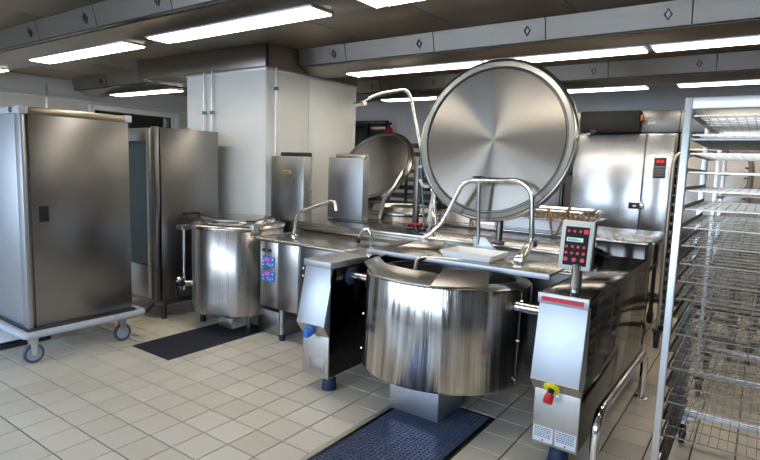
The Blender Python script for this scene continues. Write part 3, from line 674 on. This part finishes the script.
tray('white_tray',-1.58,-1.28,2.94,3.16,.945,.042,'small white plastic tray on the flat shelf behind the big kettle')

# ================================================================ RIGHT CONSOLE
cn = thing('control_console', 'right steel control console with red stripe, emergency stop and keypad on a stalk', 'console', (-.74,3.1,0))
c0,c1,cyf = -.85,-.625,2.62
obj('console_body', G().prism([(cyf,.12),(cyf,.86),(4.14,.86),(4.14,.12)],'x',c0,c1-.004), M['steel_dark'], cn, .003)
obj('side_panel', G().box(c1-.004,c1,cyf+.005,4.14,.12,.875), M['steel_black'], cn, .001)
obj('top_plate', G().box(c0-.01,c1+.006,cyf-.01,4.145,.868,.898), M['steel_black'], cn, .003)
obj('top_nosing', G().box(c0-.012,c1+.008,cyf-.022,cyf-.01,.848,.90), M['steel_light'], cn, .003)
obj('red_stripe', G().box(c0+.008,c1-.015,cyf-.0245,cyf-.022,.862,.884), M['redprint'], cn, label='red stripe')
obj('slanted_front', G().prism([(cyf-.002,.848),(cyf-.065,.475),(cyf-.005,.41),(cyf+.004,.41),(cyf+.05,.48),(cyf+.05,.848)],'x',c0-.008,c1+.002), M['steel_light'], cn, .002, label='pale satin angled cover')
obj('knee_plate', G().prism([(cyf-.0675,.474),(cyf-.0065,.408),(cyf-.0045,.4095),(cyf-.065,.476)],'x',c0-.008,c1+.002), M['steel_mottle'], cn)
obj('lower_box', G().box(c0,c1,cyf-.006,cyf+.01,.12,.408), M['steel_mottle'], cn, .003)
es = obj('emergency_stop', G().cyl((-.755,cyf-.032,.450),(-.755,cyf-.050,.434),.040,28), M['yellow'], cn, .003, label='red emergency stop on yellow collar')
obj('stop_stem', G().cyl((-.755,cyf-.045,.436),(-.755,cyf-.075,.408),.016,16), M['black'], es)
obj('stop_button', G().cyl((-.755,cyf-.068,.415),(-.755,cyf-.10,.385),.021,22,.024), M['red'], es, .005)
obj('screw', G().cyl((-.735,cyf-.006,.392),(-.735,cyf-.012,.392),.007,10), M['chrome'], cn)
for a,b in ((c0+.006,c0+.106),(c0+.116,c1-.006)):
    lb = obj('instruction_label', G().box(a,b,cyf-.0085,cyf-.006,.135,.215), M['label'], cn, label='white printed instruction label')
    g = G(); rnd = random.Random(int(a*1000))
    for r_ in range(6):
        x_ = a+.008
        while x_ < b-.012:
            w_ = rnd.uniform(.004,.012); g.box(x_,min(x_+w_,b-.008),cyf-.0095,cyf-.0085,.205-r_*.009,.2085-r_*.009); x_ += w_+.003
    g.box((a+b)/2-.004,(a+b)/2+.004,cyf-.0095,cyf-.0085,.140,.148)
    obj('print', g, M['ink'], lb, smooth=False)
l = obj('leg', G().cyl((-.735,2.70,.06),(-.735,2.70,.12),.03,20), M['steel'], cn)
obj('foot', G().cyl((-.735,2.70,0),(-.735,2.70,.09),.052,24,.043), M['navy'], l, .002)
for y_ in (3.5,): obj('leg', G().cyl((-.74,y_,.0),(-.74,y_,.12),.03,20), M['steel'], cn)
# keypad box on its stalk, leaning back a little
st = obj('stalk', G().cyl((-.722,2.74,.898),(-.722,2.74,1.04),.028,20), M['chrome'], cn)
T4 = Matrix.Translation((-.735,2.72,1.01))@Matrix.Rotation(math.radians(-8),4,'X')@Matrix.Rotation(math.radians(2),4,'Z')
hw = .078
kp = obj('keypad_box', G().box(-hw,hw,0,.052,0,.245).xf(T4), M['grey_white'], cn, .007, label='keypad box with red buttons and display')
obj('box_back', G().box(-hw+.004,hw+.002,.02,.056,.003,.242).xf(T4), M['black'], kp, .004)
obj('keypad_face', G().box(-.057,.057,-.003,.002,.022,.215).xf(T4), M['matt_black'], kp, .008)
obj('display', G().box(-.047,.032,-.0045,-.003,.140,.160).xf(T4), M['lcd'], kp)
obj('display_text', G().box(-.042,.005,-.0055,-.0045,.151,.154).box(-.042,.02,-.0055,-.0045,.145,.148).xf(T4), M['ink'], kp)
for zz,xs_ in ((.192,(-.040,-.012,.016)),(.115,(-.044,-.016,.012,.040)),(.083,(-.044,-.016,.012,.040))):
    for x_ in xs_: obj('button', G().cyl((x_,-.003,zz),(x_,-.008,zz),.007,14).xf(T4), M['redprint'], kp)
obj('button', G().box(.032,.055,-.008,-.003,.181,.204).xf(T4), M['redprint'], kp, .002)
for x_ in (-.043,-.002,.038): obj('button', G().cyl((x_,-.003,.051),(x_,-.008,.051),.0105,16).xf(T4), M['redprint'], kp)
# dark upstand closing the back of the console

# bumper rail beside the console
rl = thing('bumper_rail', 'bent chrome bumper rail on the floor beside the console', 'rail', (-.54,3.2,0))
obj('rail_tube', G().tube([(-.55,2.64,.0),(-.55,2.64,.335),(-.542,3.88,.335),(-.542,3.88,.0)],.023,16,bend=.12,seg=8), M['chrome'], rl)
for y_ in (2.64,3.88): obj('floor_flange', G().cyl((-.545,y_,0),(-.545,y_,.008),.045,24), M['chrome'], rl, .002)

# ================================================================ BACK ROW
k2x,k2y,k2r = -3.30,5.12,.46
k2 = thing('rear_kettle', 'round steel kettle behind the ledge under the half-open domed lid', 'kettle', (k2x,k2y,0))
obj('drum', G().lathe((k2x,k2y,0),[(0,.2),(k2r,.2),(k2r,.97),(k2r-.004,.975)],72), M['steel_drum_soft'], k2, angle=50)
obj('rim', G().lathe((k2x,k2y,0),[(k2r-.01,.965),(k2r+.015,.97),(k2r+.02,.99),(k2r+.01,1.005),(k2r-.05,1.01),(k2r-.08,.99),(k2r-.12,.7),(0,.6)],72), M['steel_top'], k2, angle=50)
obj('plinth', G().cyl((k2x,k2y,0),(k2x,k2y,.2),.3,32), M['steel_dark'], k2)
obj('inner_ring', G().lathe((k2x,k2y,0),[(.26,.99),(.30,1.04),(.33,1.05),(.335,1.03),(.35,.99)],64), M['steel'], k2)
L2 = thing('domed_lid', 'half-open round steel lid behind the flue box on the ledge', 'lid', (-3.35,4.68,1.05))
n2_ = Vector((.02,-.83,.56)).normalized()
lid_parts(L2, Vector((-3.47,4.80,1.49)), .45, n2_, 'steel_top')
obj('lid_strap', G().tube([(-3.09,4.86,1.52),(-3.12,4.66,1.28),(-3.14,4.52,1.16),(-3.14,4.44,.955)],.02,8), M['steel'], L2)
obj('lid_strap', G().tube([(-3.72,4.84,1.45),(-3.75,4.62,1.22),(-3.72,4.50,1.12),(-3.70,4.44,.97)],.018,8), M['steel'], L2)
# riser post, blue rod, hose, swing arm
ps = thing('service_post', 'dark square steel post rising from the ledge between the two lids', 'post', (-2.66,4.36,.95))
obj('column', G().box(-2.69,-2.64,4.34,4.39,.95,1.58), M['steel_dark'], ps, .003)
obj('base_plate', G().box(-2.72,-2.58,4.30,4.41,.95,.962), M['redprint'], ps, .002)
single('blue_rod', G().cyl((-2.55,4.33,.95),(-2.62,4.33,1.60),.008,10), plain('blue_grey_rod',(.12,.22,.34),.35,.5), 'thin blue-grey rod beside the dark post', 'rod')
hz = thing('spray_hose', 'white looped spray hose hanging left of the huge lid', 'hose', (-2.48,4.30,.95))
obj('hose_loop', G().tube([(-2.62,4.32,1.49),(-2.53,4.28,1.50),(-2.45,4.27,1.45),(-2.415,4.26,1.37),(-2.44,4.25,1.33),(-2.50,4.25,1.31),(-2.56,4.28,1.33),(-2.60,4.31,1.37)],.014,10,bend=.05), M['hose'], hz)
obj('hose_drop', G().tube([(-2.45,4.26,1.44),(-2.42,4.25,1.30),(-2.44,4.26,1.14)],.014,10,bend=.05), M['hose'], hz)
obj('spray_handle', G().cyl((-2.435,4.26,1.17),(-2.47,4.29,1.0),.02,12,.023), M['white'], hz, .004)
obj('trigger', G().cyl((-2.43,4.25,1.12),(-2.39,4.23,1.05),.006,8), M['chrome'], hz)
obj('hose_tail', G().tube([(-2.47,4.29,1.0),(-2.48,4.32,.955)],.012,10), M['hose'], hz)
ar = thing('swing_spout', 'overhead bent chrome filler pipe reaching left above the half-open lid', 'pipe', (-2.5,4.36,.95))
obj('pipe', G().tube([(-2.45,4.38,.95),(-2.48,4.38,1.2),(-2.66,4.38,1.70),(-2.775,4.38,2.12),(-2.83,4.38,2.205),(-2.93,4.38,2.20),(-3.12,4.38,2.185),(-3.42,4.35,2.085)],.016,12,bend=.05), M['chrome'], ar)
obj('nozzle', G().cyl((-3.43,4.36,2.085),(-3.24,4.28,2.085),.021,14), M['chrome'], ar)
single('side_pin', G().cyl((-2.62,4.38,1.59),(-2.82,4.60,1.54),.006,8), 'chrome', 'thin chrome rod between overhead pipe and half-open lid', 'rod')

# rear appliance with a wire basket
ra = thing('rear_griddle', 'long steel appliance behind the ledge under the huge lid', 'appliance', (-1.85,4.9,0))
obj('body', G().box(-2.50,-1.12,4.62,5.12,.15,.93), M['steel_dark'], ra, .004)
obj('front_left', G().box(-2.50,-1.95,4.56,4.62,.93,1.075), M['pink'], ra, .004, label='warm tinted upstand')
obj('front_right', G().box(-1.945,-1.12,4.56,4.62,.93,1.075), M['steel_light'], ra, .004)
obj('ledge', G().box(-2.55,-1.08,4.50,4.64,.955,.968).box(-2.55,-1.08,4.50,4.64,.985,.992), M['steel_top'], ra, .002)
obj('top', G().box(-2.50,-1.12,4.56,5.12,1.075,1.085), M['steel_top'], ra, .002)
for x_,y_ in ((-2.4,4.7),(-1.2,4.7),(-2.4,5.05),(-1.2,5.05)): obj('leg', G().cyl((x_,y_,0),(x_,y_,.15),.025,14), M['steel_dark'], ra)
wb = thing('wire_basket', 'brown wire basket with looped rim on the rear appliance', 'basket', (-1.8,4.85,1.085))
rim = [(-2.42,4.62,1.15),(-1.20,4.62,1.15),(-1.12,4.70,1.15),(-1.12,4.95,1.15),(-1.2,5.05,1.15),(-2.42,5.05,1.15)]
obj('rim', G().tube(rim,.013,10,bend=.06), M['chrome'], wb)
for k in range(30):
    x_ = -2.40+k*.043
    obj('rod', G().tube([(x_,4.62,1.15),(x_-.01,4.66,1.092),(x_-.01,5.0,1.092),(x_,5.05,1.15)],.006,6), M['brownrod'], wb)
for (A1,B1,lb_) in (((-2.15,4.47,.96),(-2.19,4.56,1.13),'short brown rod leaning under the left rim of the huge lid'),((-2.11,4.47,.96),(-2.26,4.60,1.22),'longer brown rod leaning under the left rim of the huge lid'),((-1.40,4.47,.96),(-1.47,4.55,1.18),'brown rod leaning just right of the frame lever'),((-1.38,4.48,.96),(-1.29,4.55,1.21),'brown rod leaning nearest the keypad box')):
    single('stirring_rod', G().cyl(A1,B1,.009,8,.014), 'brownrod', lb_, 'utensil', group='brown rods behind the lid frame')

# black flap on the ledge
single('black_flap', G().prism([(-2.36,3.72),(-2.10,3.74),(-2.42,4.25),(-2.66,4.22)],'z',.953,.962), 'glossblack', 'dark glossy plate lying on the ledge left of the lid frame', 'plate', bev=.002)

# wheeled worktable at right rear
wt = thing('worktable', 'stainless worktable on castors behind the console', 'table', (-1.3,5.7,0))
obj('table_top', G().box(-1.55,-.73,5.18,6.25,.872,.905), M['steel_top'], wt, .003)
for x_,y_ in ((-.80,5.40),(-.82,5.95),(-1.48,5.35),(-1.48,6.1)):
    lg = obj('leg', G().cyl((x_,y_,.14),(x_,y_,.875),.02,14), M['rail_dark'], wt)
    Rm = Matrix.Rotation(PI/2,4,'Y')
    obj('fork', G().box(x_-.022,x_+.022,y_-.012,y_+.012,.055,.15), M['rail_dark'], lg, .002)
    obj('wheel', G().lathe((x_+.0,y_,.062),[(0,-.028),(.02,-.028),(.05,-.026),(.062,-.016),(.062,.016),(.05,.026),(.02,.028),(0,.028)],28,Rm), M['wheel_dark'], lg)
obj('under_rail', G().box(-1.48,-.80,6.05,6.08,.25,.29).box(-.81,-.79,5.4,5.95,.60,.63), M['rail_dark'], wt, .002)
wb2 = struct('trim_8', G().box(-1.0,X1,Y1-.035,Y1-.02,.5,.62), 'wall')

# ================================================================ BLAST CHILLER + MONITOR
ch = thing('blast_chiller', 'large stainless blast chiller with wide door at the back wall', 'chiller', (-1.45,7.2,0))
obj('housing', G().box(-2.06,-.84,6.93,7.56,.05,1.96), M['steel_dark'], ch, .004)
dr = obj('door', G().box(-1.96,-1.165,6.885,6.93,.12,1.945), M['chill'], ch, .008)
obj('door_handle', G().box(-1.285,-1.14,6.862,6.886,1.085,1.16), M['black'], dr, .006)
obj('handle_latch', G().box(-1.165,-1.13,6.855,6.886,1.09,1.17), M['chrome'], dr, .004)
obj('panel_label', G().box(-1.235,-1.20,6.858,6.862,1.11,1.13), M['white'], dr)
obj('side_panel', G().box(-1.155,-.865,6.89,6.93,.12,1.95), M['chill'], ch, .006)
obj('hinge', G().box(-2.02,-1.975,6.87,6.93,1.45,1.66), M['black'], ch, .008)
ct = obj('controller', G().box(-1.055,-.93,6.883,6.89,1.45,1.68), M['black'], ch, .004, label='black controller with red digits')
for x_ in (-1.03,-.985):
    g = G()
    for dx in (0,.018): g.box(x_+dx,x_+dx+.003,6.881,6.883,1.625,1.655).box(x_+dx,x_+dx+.011,6.881,6.883,1.652,1.655).box(x_+dx,x_+dx+.011,6.881,6.883,1.6385,1.6415).box(x_+dx,x_+dx+.011,6.881,6.883,1.625,1.628).box(x_+dx+.009,x_+dx+.012,6.881,6.883,1.625,1.655)
    obj('digits', g, M['ledred'], ct)
g = G()
for i in range(4):
    for j in range(4): g.box(-1.042+i*.028,-1.026+i*.028,6.881,6.883,1.475+j*.033,1.485+j*.033)
obj('key_marks', g, M['label'], ct)
fa = thing('fascia_cabinet', 'upper steel fascia panels above the blast chiller doors', 'fascia', (-1.45,7.2,1.97))
obj('panel', G().box(-2.3,-1.93,6.95,7.5,1.97,2.22), M['steel_h'], fa, .004)
obj('panel', G().box(-1.925,-.84,6.95,7.5,1.97,2.22), M['steel_h'], fa, .004)
obj('panel', G().box(-.835,.9,6.95,7.5,1.97,2.22), M['steel_h'], fa, .004)
obj('nameplate', G().box(-1.17,-1.09,6.944,6.95,2.06,2.10), M['white'], fa, .002)
obj('plate', G().box(-1.98,-1.90,6.93,6.95,1.972,2.03), M['steel_light'], fa, .003)
tv = thing('wall_monitor', 'black flat monitor mounted above the blast chiller door', 'monitor', (-1.54,6.8,1.95))
obj('casing', G().box(-1.87,-1.225,6.74,6.92,1.965,2.205), M['matt_black'], tv, .008)
obj('screen', G().box(-1.845,-1.27,6.732,6.741,1.985,2.175), M['matt_black'], tv, .002)
obj('beacon', G().box(-1.225,-1.19,6.78,6.84,2.09,2.16), plain('amber_lamp',(.55,.16,.02),.3), tv, .008, label='amber indicator')
obj('mount', G().box(-1.6,-1.5,6.92,6.96,2.0,2.1), M['rail_dark'], tv)
ch2 = thing('blast_chiller', 'second stainless chiller cabinet behind the wire racks at right', 'chiller', (0,7.2,0))
obj('housing', G().box(-.82,.9,6.93,7.56,.05,1.96), M['steel_dark'], ch2, .004)
obj('door', G().box(-.80,.02,6.885,6.93,.12,1.945), M['steel'], ch2, .008)
obj('door', G().box(.04,.88,6.885,6.93,.12,1.945), M['steel'], ch2, .008)
ch3 = thing('tall_cabinet', 'dark steel cabinet behind the huge lid, left of the blast chiller', 'cabinet', (-2.55,7.2,0))
obj('housing', G().box(-3.1,-2.08,6.93,7.56,.05,1.96), M['steel_dark'], ch3, .004)
obj('door', G().box(-3.08,-2.60,6.89,6.93,.1,1.94), M['steel_dark'], ch3, .006)
obj('door', G().box(-2.58,-2.10,6.89,6.93,.1,1.94), M['steel_dark'], ch3, .006)

# dark tray shelving at rear centre
ds = thing('tray_shelving', 'dark shelving of stacked trays at the back behind the half-open lid', 'shelving', (-4.1,6.7,0))
for x_ in (-4.75,-4.15,-3.6):
    for y_ in (6.5,6.95): obj('upright', G().box(x_-.015,x_+.015,y_-.015,y_+.015,0,1.85), M['rail_dark'], ds)
for k in range(14):
    z_ = .2+k*.12
    obj('shelf', G().box(-4.75,-3.6,6.49,6.96,z_,z_+.015), M['rail_dark'], ds)
    for a,b in ((-4.72,-4.18),(-4.12,-3.63)): 
        obj('tray', G().box(a,b,6.48,6.94,z_+.016,z_+.05), M['steel_dark'] if (k+int(a*10))%3 else M['black'], ds, .004)
ex = thing('fire_extinguisher', 'small red fire extinguisher on the back wall above the domed lid', 'extinguisher', (-5.16,7.5,1.75))
obj('cylinder', G().lathe((-5.16,7.5,1.75),[(0,0),(.055,0),(.06,.02),(.06,.30),(.045,.35),(.02,.38),(.02,.41),(0,.41)],24), M['red'], ex)
obj('valve', G().box(-5.19,-5.12,7.48,7.52,2.16,2.20), M['black'], ex, .004)

# ================================================================ RACKS
rk = thing('wire_rack_trolley', 'tall aluminium rack trolley of wire grids in the right foreground', 'rack', (0.03,2.95,0))
rx0,rx1,ry0,ry1 = -.275,.36,2.50,3.40
for x_,y_ in ((rx0,ry0),(rx1,ry0),(rx0,ry1),(rx1,ry1)):
    obj('post', G().box(x_-.014,x_+.014,y_-.014,y_+.014,.15,1.80), M['alu'], rk, .003)
obj('top_frame', G().box(rx0,rx1,ry0-.012,ry0+.012,1.755,1.80).box(rx0,rx1,ry1-.012,ry1+.012,1.755,1.80).box(rx0-.012,rx0+.012,ry0,ry1,1.77,1.80).box(rx1-.012,rx1+.012,ry0,ry1,1.77,1.80), M['alu'], rk, .003)
obj('base_frame', G().box(rx0,rx1,ry0-.012,ry0+.012,.15,.185).box(rx0,rx1,ry1-.012,ry1+.012,.15,.185).box(rx0-.012,rx0+.012,ry0,ry1,.15,.185).box(rx1-.012,rx1+.012,ry0,ry1,.15,.185), M['alu'], rk, .003)
z_ = .24
while z_ < 1.74:
    for s_,x_ in ((1,rx0+.014),(-1,rx1-.014)):
        obj('runner', G().prism([(x_,z_),(x_+s_*.026,z_),(x_+s_*.026,z_+.002),(x_+s_*.002,z_+.002),(x_+s_*.002,z_+.022),(x_,z_+.022)],'y',ry0+.0,ry1-.0), M['rail_dark'], rk)
    z_ += .0742
for x_,y_ in ((rx0+.03,ry1-.03),(rx1-.03,ry1-.03),(rx0+.03,ry0+.03),(rx1-.03,ry0+.03)): caster(x_,y_,rk,r=.055,w=.028,top=.15,fork='alu',tire='wheel_dark',hub='navy',ax=(1,0,0))
def grid_mesh(x0,x1,y0,y1,z):
    g = G(); r_ = .0013; R_ = .0028
    n_ = 18
    for i in range(1,n_):
        x_ = x0+(x1-x0)*i/n_; g.box(x_-r_,x_+r_,y0,y1,z+R_,z+R_+2*r_)
    for j in range(0,9):
        y_ = y0+(y1-y0)*j/8; g.box(x0,x1,y_-R_*.7,y_+R_*.7,z-R_*.7,z+R_*.7)
    g.box(x0-R_,x0+R_,y0,y1,z-R_,z+R_).box(x1-R_,x1+R_,y0,y1,z-R_,z+R_).box(x0,x1,y0-R_,y0+R_,z-R_,z+R_).box(x0,x1,y1-R_,y1+R_,z-R_,z+R_)
    return g
base = None
levels = [.24+.0742*k for k in (2,4,6,8,10,11,12,13,14,15,16,17,18,19,20)]
ordn = ['lowest','second from the bottom','third from the bottom','fourth from the bottom','fifth from the bottom','sixth from the bottom','seventh from the bottom','middle, eighth from the bottom','seventh from the top','sixth from the top','fifth from the top','fourth from the top','third from the top','second from the top','topmost']
for k,z_ in enumerate(levels):
    pull = random.uniform(-.01,.01)
    loc = (.04, 2.95+pull, z_+.0055)
    if base is None:
        base = single('wire_grid', grid_mesh(rx0+.022,rx1-.022,ry0+.01,ry1-.02,z_+.0055), 'wire', 'x', 'oven grid', loc=loc, group='wire grids on the foreground rack', smooth=False); o = base
    else:
        o = base.copy(); C.objects.link(o); o.location = loc
    o['label'] = 'chrome wire grid on the foreground rack, %s' % ordn[k]
for z_ in (levels[-2]-.018,):
    single('baking_sheet', G().box(rx0+.02,rx1-.02,ry0+.0,ry1-.05,z_,z_+.012), 'steel_light', 'flat steel sheet near the top of the foreground rack', 'tray', bev=.003)

# racks behind: tube-framed tray racks
def tube_rack(x0,x1,y0,y1,label,h=1.70,mat='rail_dark',n_=17):
    t = thing('tube_rack', label, 'rack', ((x0+x1)/2,(y0+y1)/2,0))
    for y_ in (y0,y1):
        obj('bent_frame', G().tube([(x0,y_,.16),(x0,y_,h),(x1,y_,h),(x1,y_,.16)],.016,10,bend=.14,seg=6), M['brass_cap'], t)
    obj('base_frame', G().box(x0,x1,y0-.015,y0+.015,.16,.20).box(x0,x1,y1-.015,y1+.015,.16,.20).box(x0-.015,x0+.015,y0,y1,.16,.20).box(x1-.015,x1+.015,y0,y1,.16,.20), M[mat], t, .002)
    for k in range(n_):
        z_ = .26+k*(h-.4)/(n_-1)
        obj('runner', G().box(x0,x0+.04,y0,y1,z_,z_+.012), M[mat], t)
        obj('runner', G().box(x1-.04,x1,y0,y1,z_,z_+.012), M[mat], t)
    for x_,y_ in ((x0,y0),(x1,y0),(x0,y1),(x1,y1)): caster(x_,y_,t,r=.06,w=.03,top=.16,fork='rail_dark',tire='wheel_dark',hub='wheel_dark')
    return t
tube_rack(-.64,-.10,5.12,5.80,'round-topped tube tray rack behind the foreground rack')
t2 = tube_rack(.02,.55,5.12,5.80,'second tube tray rack further right behind the foreground rack')
t3 = thing('rear_grid_rack', 'aluminium grid rack directly behind the foreground rack', 'rack', (.1,4.3,0))
for x_,y_ in ((-.26,4.16),(.36,4.16),(-.26,4.8),(.36,4.8)): obj('post', G().box(x_-.013,x_+.013,y_-.013,y_+.013,.15,1.79), M['alu'], t3, .003)
obj('top_frame', G().box(-.26,.36,4.15,4.17,1.76,1.79).box(-.26,.36,4.79,4.81,1.76,1.79), M['alu'], t3, .002)
obj('base_frame', G().box(-.26,.36,4.15,4.17,.15,.18).box(-.26,.36,4.79,4.81,.15,.18).box(-.27,-.25,4.16,4.8,.15,.18).box(.35,.37,4.16,4.8,.15,.18), M['alu'], t3, .002)
for k in range(10):
    z_ = .3+k*.15
    obj('runner', G().box(-.25,-.22,4.16,4.8,z_,z_+.015), M['rail_dark'], t3); obj('runner', G().box(.32,.35,4.16,4.8,z_,z_+.015), M['rail_dark'], t3)
    obj('fixed_grid', grid_mesh(-.24,.34,4.17,4.79,z_+.02), M['wire'], t3, smooth=False)
for x_,y_ in ((-.24,4.18),(.34,4.18),(-.24,4.78),(.34,4.78)): caster(x_,y_,t3,r=.05,w=.026,top=.15,fork='rail_dark',tire='wheel_dark',hub='navy')
